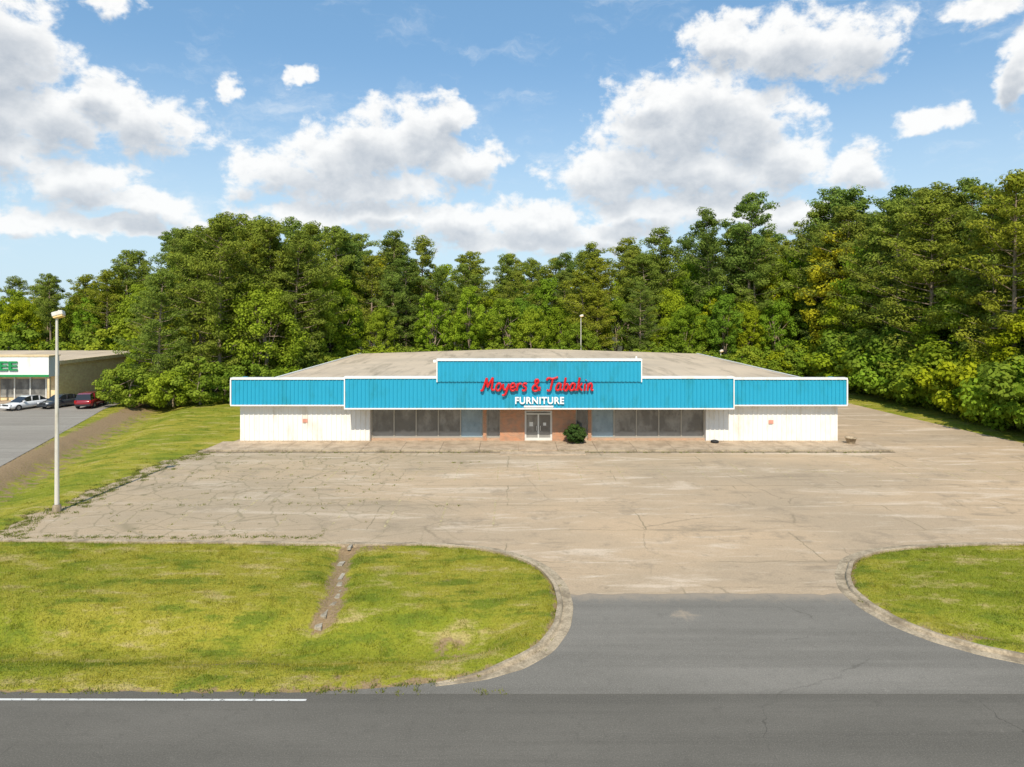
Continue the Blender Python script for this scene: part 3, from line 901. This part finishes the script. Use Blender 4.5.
def broadleaf(name, seed, H=18.0, R=5.0, base=0.18, ncl=120, mat=None, nl=115, ls=0.31, rk=1.0):
    r = np.random.default_rng(seed)
    tp = [(r.normal(0, .12) * i * R / 5, r.normal(0, .12) * i * R / 5, H * 0.75 * i / 5) for i in range(6)]
    ts = min(1.0, H / 12)
    tubes = [tube(tp, [0.3 * ts, .25 * ts, .2 * ts, .15 * ts, .1 * ts, .05 * ts], 8)]
    lobes = r.normal(size=(7, 3)); lobes /= np.linalg.norm(lobes, axis=1, keepdims=True)
    C, Rd = [], []
    cz, rz = H * (base + 1) / 2, H * (1 - base) / 2
    for i in range(ncl):
        d = r.normal(size=3); d /= np.linalg.norm(d)
        lob = 0.74 + 0.34 * max(0, float(np.max(lobes @ d)) - 0.35) / 0.65
        q = r.uniform(0.45, 1.0) ** 0.5 * lob
        taper = 1.0 - 0.28 * max(0, d[2])
        c_ = np.array([d[0] * R * q * taper, d[1] * R * q * taper, cz + d[2] * rz * q * 0.95])
        C.append(c_); Rd.append(r.uniform(0.7, 1.35) * R / 5 * rk)
        if i % 9 == 0:
            s0 = np.array(tp[2 + (i // 9) % 3]); tubes.append(tube([s0, (s0 + c_) / 2 + (0, 0, .3 * ts), c_], [.11 * ts, .07 * ts, .025 * ts], 4))
    V = leaves(r, np.array(C), np.array(Rd), nl, ls, ls * 0.75, 0.7, 0.5)
    return assemble(name, tubes, [V], mat or M_leafA)

pines = [pine('pine_a', 1), pine('pine_b', 2, R=4.8, cs=0.30), pine('pine_c', 3, R=3.9, cs=0.42), pine('pine_d', 4, R=5.2, cs=0.22, nb=56), pine('pine_e', 5, R=3.5, cs=0.52, nb=34)]
fullp = [pine('full_pine_a', 21, R=5.6, cs=0.06, nb=80), pine('full_pine_b', 22, R=5.0, cs=0.10, nb=74)]
broad = [broadleaf('broad_a', 31), broadleaf('broad_b', 32, R=4.2), broadleaf('broad_c', 33, R=5.6, base=0.08, ncl=145)]
broady = broadleaf('broad_yellow', 34, R=4.4, mat=M_leafY)
shrubs = [broadleaf('shrub_a', 41, H=4.5, R=2.6, base=0.0, ncl=60, mat=M_leafB, nl=90, ls=0.24),
          broadleaf('shrub_b', 42, H=3.6, R=2.9, base=0.0, ncl=60, mat=M_leafA, nl=90, ls=0.24)]

forest = empty('forest')
tr_ = random.Random(5)
def put(me, x, y, s, name, parent=None, sxy=None):
    o = bpy.data.objects.new(name, me)
    o.location = (x, y, -0.05)
    o.rotation_euler = (0, 0, tr_.uniform(0, 6.28))
    k = sxy if sxy else s
    o.scale = (k * tr_.uniform(.92, 1.1), k * tr_.uniform(.92, 1.1), s)
    COL.objects.link(o)
    o.parent = parent
    return o

def top_profile(u):
    """canopy height of the surrounding stands, as elevation tangent against bearing tangent"""
    xp = [-1.2, -0.75, -0.60, -0.53, -0.46, -0.40, -0.31, -0.25, -0.16, -0.09, 0.06, 0.13, 0.2, 0.27, 0.33, 0.38, 0.42, 0.5, 0.57, 0.64, 0.69, 0.76, 1.2]
    fp = [.045, .050, .064, .105, .137, .145, .130, .120, .115, .098, .092, .105, .115, .118, .124, .124, .160, .186, .196, .196, .238, .236, .23]
    return float(np.interp(u, xp, fp))

def grove(x0, x1, y0, y1, step, pred, pb=0.3, hmin=17, hmax=31, lo=0.80, py_rate=0.04):
    y = y0
    while y < y1:
        x = x0 + tr_.uniform(0, step)
        while x < x1:
            px_, py_ = x + tr_.uniform(-.35, .35) * step, y + tr_.uniform(-.35, .35) * step
            if pred(px_, py_):
                H = 11 + top_profile(px_ / py_) * py_
                H = max(hmin, min(hmax, H)) * tr_.uniform(lo, 1.02)
                q = tr_.random()
                if q < pb:
                    me_ = broady if tr_.random() < py_rate else tr_.choice(broad)
                    put(me_, px_, py_, H * tr_.uniform(.76, .95) / 18.5, 'forest_tree', forest, H * 0.8 / 19)
                else:
                    put(tr_.choice(pines), px_, py_, H / 24.0, 'forest_tree', forest, min(1.25, H / 23))
            x += step
        y += step
grove(-34, 72, 114, 140, 5.9, lambda x, y: True, 0.35)
grove(-58, -28, 91, 113, 5.6, lambda x, y: x > -46 or y > 108, 0.38)
grove(-150, -34, 116, 140, 5.8, lambda x, y: True, 0.55, hmin=14, lo=0.88, py_rate=0.02)
grove(52, 72, 46, 113, 5.8, lambda x, y: True, 0.42, py_rate=0.08)
grove(-34, 60, 106, 113, 5.6, lambda x, y: True, 0.72, hmax=17, hmin=9, py_rate=0.0)

for (x, y, kind, k) in [(-42.5, 82, 'f0', .80), (-40.0, 88, 'f1', .93), (-36.0, 84, 'f1', 1.0), (-31.5, 86.5, 'b2', .78), (-33.5, 92, 'f0', 1.0), (-28.8, 90, 'f1', .95),
                     (-28.5, 97, 'p1', 1.0), (-27.5, 104, 'b0', .8), (-47.3, 86.5, 'b1', .42), (-49.5, 93.5, 'f1', .66)]:
    H = (11 + top_profile(x / y) * y) * k
    me_ = {'f': fullp, 'b': broad, 'p': pines}[kind[0]][int(kind[1])]
    nm = 'broadleaf_tree' if kind[0] == 'b' else 'pine_tree'
    put(me_, x, y, H / (19.0 if kind[0] == 'b' else 24.0), nm, None, H / (19.0 if kind[0] == 'b' else 23.0))
for i in range(15):
    y = 49 + i * 4.3
    x = 49.3 + tr_.uniform(-.8, 1.0)
    q = i % 5
    H = (11 + top_profile(x / y) * y) * tr_.uniform(.78, 1.02); H = max(16, min(31, H))
    if q in (1, 3):
        put(broad[i % 3], x, y, H * .66 / 18.5, 'broadleaf_tree', None, H * .8 / 19)
    else:
        put((pines + fullp)[tr_.choice([0, 1, 3, 5, 6])], x, y, H / 24.0, 'pine_tree', None, H / 23)
put(pines[4], 39.0, 113, 1.27, 'pine_tree', None, 1.25)
put(pines[2], 33.5, 115, 1.18, 'pine_tree', None, 1.1)
put(pines[2], 12.0, 108, 0.72, 'pine_tree', None, 0.9)
put(broady, 49.6, 103, 1.3, 'broadleaf_tree')
for (x, y, s) in [(-43.8, 78.2, 1.2), (-41.0, 79.4, .9), (-38.8, 78.2, 1.15), (-36.3, 79.5, 1.35), (-34.0, 80.5, 1.0), (-31.8, 81.5, 1.25), (-29.3, 82.8, 1.1), (-27.4, 85, 1.15), (-26.6, 88.5, 1.0),
                  (-46.6, 81.8, 1.1), (-26.6, 93, 1.3), (-26.4, 98, 1.4)]:
    put(shrubs[int(x * 7) % 2], x, y, s, 'shrub')
for i in range(46):
    y = 42 + i * 1.5
    put(shrubs[i % 2], 47.2 + tr_.uniform(-.5, 1.2), y, tr_.uniform(.8, 2.3), 'forest_edge_shrub', forest)
for i in range(40):
    put(shrubs[i % 2], -24 + i * 1.75, 104.5 + tr_.uniform(-.8, .8), tr_.uniform(.8, 1.5), 'forest_edge_shrub', forest)
for i in range(22):
    put(shrubs[i % 2], -120 + i * 3.2, 112.5 + tr_.uniform(-1, 1), tr_.uniform(1.4, 2.3), 'forest_edge_shrub', forest)
M_clip = mat_leaf('clipped_bush_leaves', (0.035, 0.075, 0.018), (0.09, 0.14, 0.035), [(1, 1, 1), (1, 1, 1)], 0.15)
bush = broadleaf('entrance_bush_mesh', 51, H=1.62, R=0.82, base=0.0, ncl=130, mat=M_clip, nl=150, ls=0.09, rk=1.1)
o = put(bush, 5.2, 55.7, 1.0, 'entrance_bush'); o.location.z = 0.12

# ------------------------------------------------------------------ street lamps
M_pole = weathered('galvanised_pole', (0.66, 0.62, 0.54), 0.5, 0.25, 2.0)
M_lens, nt_, b_ = new_mat('amber_lamp_lens', (0.9, 0.6, 0.25), 0.3)
def lamp(name, x, y, H, big=True, face=1):
    e = empty(name, (x, y, 0))
    V, F_ = tube([(0, 0, 0.25), (0, 0, H * .5), (0, 0, H)], [0.12, 0.095, 0.06] if big else [.09, .07, .05], 12)
    mesh_obj('pole', V, F_, M_pole, e, True)
    V, F_ = tube([(0, 0, -0.05), (0, 0, 0.35), (0, 0, .42)], [0.22, 0.21, .16], 14)
    mesh_obj('concrete_footing', V, F_, M_conc, e, True)
    V, F_ = tube([(0, 0, H - .15), (0.12 * face, 0, H + .02), (0.3 * face, -.02, H + .05)], [.05, .045, .04], 8)
    mesh_obj('bracket', V, F_, M_pole, e, True)
    head = empty('lamp_head', (0, 0, H - .1)); head.parent = e
    head.rotation_euler = (math.radians(-14), math.radians(-16), math.radians(12))
    box('housing', -0.20, 0.36, -0.20, 0.20, -.12, .14, M_pole, head, 0.05)
    box('lens', -0.16, 0.32, -0.17, 0.17, -.20, -.122, M_lens, head, 0.02)
    box('photocell', 0.1, 0.18, -.04, .04, .141, .22, M_pole, head, 0.01)
    return e
lamp('street_lamp', -24.8, 37.2, 10.85)
lamp('street_lamp', 10.4, 103.0, 10.2, False)
lamp('street_lamp', 31.5, 103.0, 4.9, False)

# ------------------------------------------------------------------ neighbouring store
E = empty('retail_store_building', (-54.9, 82, 0))
bpy.context.view_layer.update()
def ad2(o):
    o.parent = E; o.matrix_parent_inverse = E.matrix_world.inverted(); return o
M_tan = mat_brick('tan_block_wall', (0.80, 0.60, 0.33), (0.70, 0.50, 0.26), (0.62, 0.5, 0.34), 0.4, 0.2)
M_green = weathered('green_sign', (0.01, 0.26, 0.07), 0.5, 0.1)
ad2(box('tan_walls', -110, -54.9, 82.3, 106, 0, 4.6, M_tan))
ad2(box('roof_slab', -110.2, -54.8, 82.2, 106.1, 4.6, 4.72, M_roof))
ad2(box('front_fascia', -110, -54.7, 80.6, 82.5, 3.1, 5.5, M_trim))
ad2(box('fascia_cap', -110, -54.6, 80.5, 82.6, 5.5, 5.62, M_tan))
ad2(box('green_band', -110, -54.65, 80.55, 80.59, 3.1, 3.35, M_green))
ad2(box('side_coping', -54.88, -54.65, 82.65, 106, 4.4, 4.85, M_tan))
ad2(boxes('shop_windows', [(-75 + i * 1.9, -73.2 + i * 1.9, 82.22, 82.28, 0.5, 2.7) for i in range(10)], M_glass))
ad2(boxes('window_posts', [(-75.12 + i * 1.9, -74.98 + i * 1.9, 82.1, 82.28, 0.2, 2.9) for i in range(11)], M_doorf))
ad2(boxes('canopy_posts', [(-73 + i * 6, -72.75 + i * 6, 80.8, 81.05, 0, 3.1) for i in range(4)], M_tan))
t = text('green_sign_letters', 'TREE', -63.4, -58.3, 3.85, 1.2, M_green, 0.03, hgt=1.1, ysurf=80.45)
ad2(t)
box('store_sidewalk', -110, -54.4, 80.2, 82.25, 0.0, 0.12, M_walk)

# ------------------------------------------------------------------ parked vehicles
M_rim, _, _ = new_mat('alloy_rim', (0.5, 0.5, 0.5), 0.3, 0.8)
M_hl, _, _ = new_mat('headlight_glass', (0.8, 0.8, 0.8), 0.15)
M_tl, _, _ = new_mat('tail_light_red', (0.35, 0.01, 0.01), 0.2)
M_blk, _, _ = new_mat('black_plastic', (0.02, 0.02, 0.02), 0.5)
M_cg, _, _ = new_mat('car_glass', (0.02, 0.022, 0.025), 0.06, spec=0.7)
def car(name, loc, ang, col, suv):
    e = empty(name, (loc[0], loc[1], 0.006))
    paint, _, pb = new_mat(name + '_paint', col, 0.25)
    pb.inputs['Coat Weight'].default_value = 0.6
    W = 0.93 if suv else 0.9
    zb, zs = (0.32, 1.05) if suv else (0.26, 0.88)
    st = [(-2.3, .74, .45, zs - .22), (-2.2, W - .06, zb + .05, zs - .03), (-1.5, W, zb, zs), (0.6, W, zb, zs), (1.2, W - .01, zb, zs - .03), (2.0, W - .08, zb + .03, zs - .17), (2.3, .68, .45, zs - .33)]
    V, F_ = [], []
    for (x, w, b0, s0) in st:
        V += [(x, -w * .92, b0), (x, -w, (b0 + s0) * .5), (x, -w * .95, s0 - .06), (x, -w * .84, s0), (x, w * .84, s0), (x, w * .95, s0 - .06), (x, w, (b0 + s0) * .5), (x, w * .92, b0)]
    for i in range(len(st) - 1):
        for j in range(8):
            F_.append((i * 8 + j, i * 8 + (j + 1) % 8, (i + 1) * 8 + (j + 1) % 8, (i + 1) * 8 + j))
    F_ += [tuple(range(7, -1, -1)), tuple(range(len(V) - 8, len(V)))]
    mesh_obj('body', V, F_, paint, e, True)
    zr = 1.72 if suv else 1.43
    if suv:
        pts = [(-2.2, zs - .04), (-2.0, zr - .08), (-1.6, zr), (0.1, zr), (0.45, zr - .07), (1.2, zs - .04)]
    else:
        pts = [(-1.9, zs - .04), (-1.1, zr - .07), (-.7, zr), (0.1, zr), (0.45, zr - .07), (1.3, zs - .06)]
    V, F_, mi = [], [], []
    for (x, z) in pts:
        t_ = (z - zs) / (zr - zs)
        w = W * (.86 - .16 * max(0, t_))
        V += [(x, -w, z), (x, w, z), (x, -W * .86, zs - .05), (x, W * .86, zs - .05)]
    n = len(pts)
    for i in range(n - 1):
        a_, b2 = i * 4, (i + 1) * 4
        F_.append((a_, b2, b2 + 1, a_ + 1)); mi.append(1 if i in (0, n - 2) else 0)
        F_.append((a_ + 2, b2 + 2, b2, a_)); mi.append(1)
        F_.append((a_ + 1, b2 + 1, b2 + 3, a_ + 3)); mi.append(1)
    mesh_obj('cabin', V, F_, [paint, M_cg], e, False, mi)
    pl = []
    for x in ((-1.15, -.1, .85) if suv else (-.95, -.1, .75)):
        pl += [(x - .04, x + .04, -W * .865, -W * .72, zs - .04, zr - .06 if x < .5 else zs + .2), (x - .04, x + .04, W * .72, W * .865, zs - .04, zr - .06 if x < .5 else zs + .2)]
    boxes('pillars', pl, paint, e)
    boxes('bumpers', [(-2.36, -2.25, -.78, .78, .38, .58), (2.24, 2.36, -.74, .74, .32, .52)], M_blk if suv else paint, e)
    boxes('headlights', [(2.12, 2.27, -.78, -.5, .62, .74), (2.12, 2.27, .5, .78, .62, .74)], M_hl, e)
    boxes('taillights', [(-2.31, -2.15, -.84, -.64, .7, zs - .04), (-2.31, -2.15, .64, .84, .7, zs - .04)], M_tl, e)
    boxes('grille', [(2.25, 2.32, -.42, .42, .56, .70)], M_blk, e)
    boxes('mirrors', [(.75, .95, -W - .14, -W * .86, zs, zs + .14), (.75, .95, W * .86, W + .14, zs, zs + .14)], paint, e)
    R0 = .37 if suv else .33
    for i, (x, s) in enumerate([(-1.4, -1), (-1.4, 1), (1.42, -1), (1.42, 1)]):
        V, F_ = [], []
        k = 20
        prof = [(R0 * .55, .0), (R0 * .6, .10), (R0 * .95, .115), (R0, .08), (R0, -.1), (R0 * .3, -.1)]
        for (rr, yy) in prof:
            for q in range(k):
                an = 2 * math.pi * q / k
                V.append((x + rr * math.cos(an), s * (W - .10 + yy), R0 + rr * math.sin(an)))
        for j in range(len(prof) - 1):
            for q in range(k):
                F_.append((j * k + q, j * k + (q + 1) % k, (j + 1) * k + (q + 1) % k, (j + 1) * k + q))
        mesh_obj('tire_%d' % (i + 1), V, F_, M_rub, e, True)
        V = [(x + R0 * .56 * math.cos(2 * math.pi * q / k), s * (W - .04), R0 + R0 * .56 * math.sin(2 * math.pi * q / k)) for q in range(k)]
        mesh_obj('rim_%d' % (i + 1), V, [tuple(range(k))], M_rim, e)
    e.rotation_euler = (0, 0, ang)
    return e
car('red_suv', (-47.8, 77.6), math.radians(100), (0.25, 0.012, 0.02), True)
car('white_sedan', (-54.2, 76.2), math.radians(-110), (0.75, 0.75, 0.75), False)
car('dark_sedan', (-51.2, 77.6), math.radians(-108), (0.04, 0.045, 0.05), False)

# ------------------------------------------------------------------ sky with cumulus, sun
SUN_EL, SUN_AZ = math.radians(45), math.radians(184)
W = bpy.data.worlds.new('World')
scene.world = W
W.use_nodes = True
nt = W.node_tree
nt.nodes.clear()
sky = N(nt, 'ShaderNodeTexSky', sky_type='NISHITA', sun_disc=False, sun_elevation=SUN_EL, sun_rotation=SUN_AZ,
        altitude=50.0, air_density=1.0, dust_density=0.6, ozone_density=1.2)

CL = [(-.745, .395, .10, .090), (-.76, .30, .07, .06), (-.60, .455, .05, .020),
      (-.66, .285, .09, .052), (-.54, .275, .09, .045), (-.61, .32, .05, .03), (-.74, .24, .06, .035),
      (-.64, .190, .10, .036), (-.55, .155, .11, .022), (-.75, .13, .14, .020), (-.58, .115, .12, .014), (-.42, .125, .08, .012),
      (-.42, .33, .022, .018), (-.317, .35, .018, .013),
      (-.345, .205, .07, .036), (-.27, .215, .08, .045), (-.20, .240, .075, .055), (-.13, .260, .06, .052), (-.09, .285, .032, .035),
      (-.065, .215, .06, .034), (-.22, .185, .15, .026),
      (-.30, .137, .10, .020), (-.19, .143, .10, .024), (-.09, .13, .08, .030), (.03, .13, .09, .032), (.13, .115, .11, .022), (.02, .10, .17, .020),
      (.155, .205, .10, .040), (.22, .26, .09, .064), (.285, .29, .09, .060), (.345, .27, .075, .055), (.40, .22, .060, .045), (.28, .203, .16, .038),
      (.20, .315, .06, .028), (.19, .145, .10, .022), (.28, .145, .13, .028), (.40, .140, .10, .026),
      (.31, .405, .055, .030), (.405, .385, .09, .050), (.495, .385, .075, .048),
      (.615, .280, .050, .016), (.515, .215, .045, .034), (.70, .45, .07, .022), (.75, .35, .035, .065),
      (-1.1, .3, .2, .09), (1.1, .4, .18, .08), (1.3, .2, .2, .05)]
blobs = []
for (u, v, ru_, rv_) in CL:
    az = math.atan(u); el = math.atan(v * math.cos(az))
    blobs.append((az, el, ru_ * math.cos(az) ** 2 * 1.08, rv_ * math.cos(az) * 1.12))

grp = bpy.data.node_groups.new('cloud_density', 'ShaderNodeTree')
grp.interface.new_socket('P', in_out='INPUT', socket_type='NodeSocketVector')
grp.interface.new_socket('base', in_out='OUTPUT', socket_type='NodeSocketFloat')
gi = grp.nodes.new('NodeGroupInput'); go = grp.nodes.new('NodeGroupOutput')
PP = gi.outputs[0]
cur = None
for (az, el, ra, re) in blobs:
    s_ = N(grp, 'ShaderNodeVectorMath', {0: PP, 1: (1 / ra, 1 / re, 0), 2: (-az / ra, -el / re, 0)}, operation='MULTIPLY_ADD').outputs[0]
    l_ = N(grp, 'ShaderNodeVectorMath', {0: s_}, operation='LENGTH').outputs['Value']
    cur = l_ if cur is None else mathn(grp, 'SMOOTH_MIN', cur, l_, 0.25)
grp.links.new(mathn(grp, 'MAXIMUM', mathn(grp, 'SUBTRACT', 1.08, cur), -1.2), go.inputs[0])

gen = N(nt, 'ShaderNodeTexCoord').outputs['Generated']
sp = N(nt, 'ShaderNodeSeparateXYZ', {0: gen})
azn = mathn(nt, 'ARCTAN2', sp.outputs[0], sp.outputs[1])
eln = mathn(nt, 'ARCSINE', sp.outputs[2])
Pn = N(nt, 'ShaderNodeCombineXYZ', {0: azn, 1: eln, 2: 0.0}).outputs[0]
wn = N(nt, 'ShaderNodeTexNoise', {'Vector': Pn, 'Scale': 13.0, 'Detail': 4.0, 'Roughness': 0.62})
wv = N(nt, 'ShaderNodeVectorMath', {0: wn.outputs['Color'], 1: (0.5, 0.5, 0.5)}, operation='SUBTRACT').outputs[0]
wv = N(nt, 'ShaderNodeVectorMath', {0: wv, 1: (0.085, 0.055, 0.0)}, operation='MULTIPLY').outputs[0]
Pw = N(nt, 'ShaderNodeVectorMath', {0: Pn, 1: wv}, operation='ADD').outputs[0]
def baseat(off):
    g = nt.nodes.new('ShaderNodeGroup'); g.node_tree = grp
    nt.links.new(Pw if off is None else N(nt, 'ShaderNodeVectorMath', {0: Pw, 1: off}, operation='ADD').outputs[0], g.inputs[0])
    return g.outputs[0]
def nzat(off, det):
    v_ = N(nt, 'ShaderNodeVectorMath', {0: Pn, 1: (1, 1.3, 1), 2: off}, operation='MULTIPLY_ADD').outputs[0]
    f_ = N(nt, 'ShaderNodeTexNoise', {'Vector': v_, 'Scale': 22.0, 'Detail': det, 'Roughness': 0.62, 'Distortion': 0.15}).outputs['Fac']
    return mathn(nt, 'MULTIPLY', mathn(nt, 'SUBTRACT', f_, 0.5), 2.5)
b0, n0 = baseat(None), nzat((0, 0, 0), 8.0)
b1, n1 = baseat((0.0, 0.030, 0)), nzat((-0.004, 0.018, 0), 5.0)
d0 = mathn(nt, 'ADD', b0, n0)
alpha = sstep(nt, d0, -0.08, 0.50)
thick = sstep(nt, mathn(nt, 'ADD', b1, mathn(nt, 'MULTIPLY', n0, 0.40)), 0.08, 0.85)   # cloud between here and the light
relief = mathn(nt, 'MULTIPLY', mathn(nt, 'SUBTRACT', n0, n1), 0.36)
lit = mathn(nt, 'ADD', mathn(nt, 'SUBTRACT', 1.0, mathn(nt, 'MULTIPLY', thick, 0.72)), relief, clamp=True)
K = 6.9
ccol = mix(nt, lit, (0.40 * K, 0.46 * K, 0.54 * K), (1.0 * K, 1.0 * K, 0.99 * K))
haze = sstep(nt, sp.outputs[2], 0.36, 0.02, 0.0, 0.75)
skyb = mix(nt, 0.45, sky.outputs[0], (0.19 * K, 0.47 * K, 0.80 * K))
skyc = mix(nt, haze, skyb, (0.64 * K, 0.82 * K, 0.94 * K))
vv_ = N(nt, 'ShaderNodeTexNoise', {'Vector': N(nt, 'ShaderNodeVectorMath', {0: Pw, 1: (1.0, 2.6, 1)}, operation='MULTIPLY').outputs[0], 'Scale': 5.0, 'Detail': 7.0, 'Roughness': 0.66}).outputs['Fac']
skyc = mix(nt, sstep(nt, vv_, 0.50, 0.78, 0.0, 0.55), skyc, (0.90 * K, 0.94 * K, 0.97 * K))
acol = mix(nt, mathn(nt, 'MULTIPLY', haze, 0.35), ccol, (0.86 * K, 0.91 * K, 0.95 * K))
fin = mix(nt, mathn(nt, 'MULTIPLY', alpha, 0.97), skyc, acol)
bg = N(nt, 'ShaderNodeBackground', {'Color': fin, 'Strength': 0.147})
N(nt, 'ShaderNodeOutputWorld', {0: bg.outputs[0]})
try:
    W.cycles.sampling_method = 'MANUAL'
    W.cycles.sample_map_resolution = 512
except Exception:
    pass

sd = Vector((math.sin(SUN_AZ) * math.cos(SUN_EL), math.cos(SUN_AZ) * math.cos(SUN_EL), math.sin(SUN_EL)))
sl = bpy.data.lights.new('sun', 'SUN')
sl.energy = 4.7
sl.angle = math.radians(0.5)
sl.color = (1.0, 0.92, 0.79)
so = bpy.data.objects.new('sun', sl)
so.rotation_euler = sd.to_track_quat('Z', 'Y').to_euler()
so.location = (0, 0, 60)
COL.objects.link(so)

# ------------------------------------------------------------------ camera
cd = bpy.data.cameras.new('camera')
cd.lens = 24.0
cd.sensor_width = 36.0
cd.shift_y = -0.0718
cd.clip_end = 6000
co = bpy.data.objects.new('camera', cd)
co.location = (0, 0, 11)
co.rotation_euler = (math.pi / 2, 0, 0)
COL.objects.link(co)
scene.camera = co
scene.view_settings.view_transform = 'Standard'
scene.view_settings.look = 'None'
scene.view_settings.exposure = 0
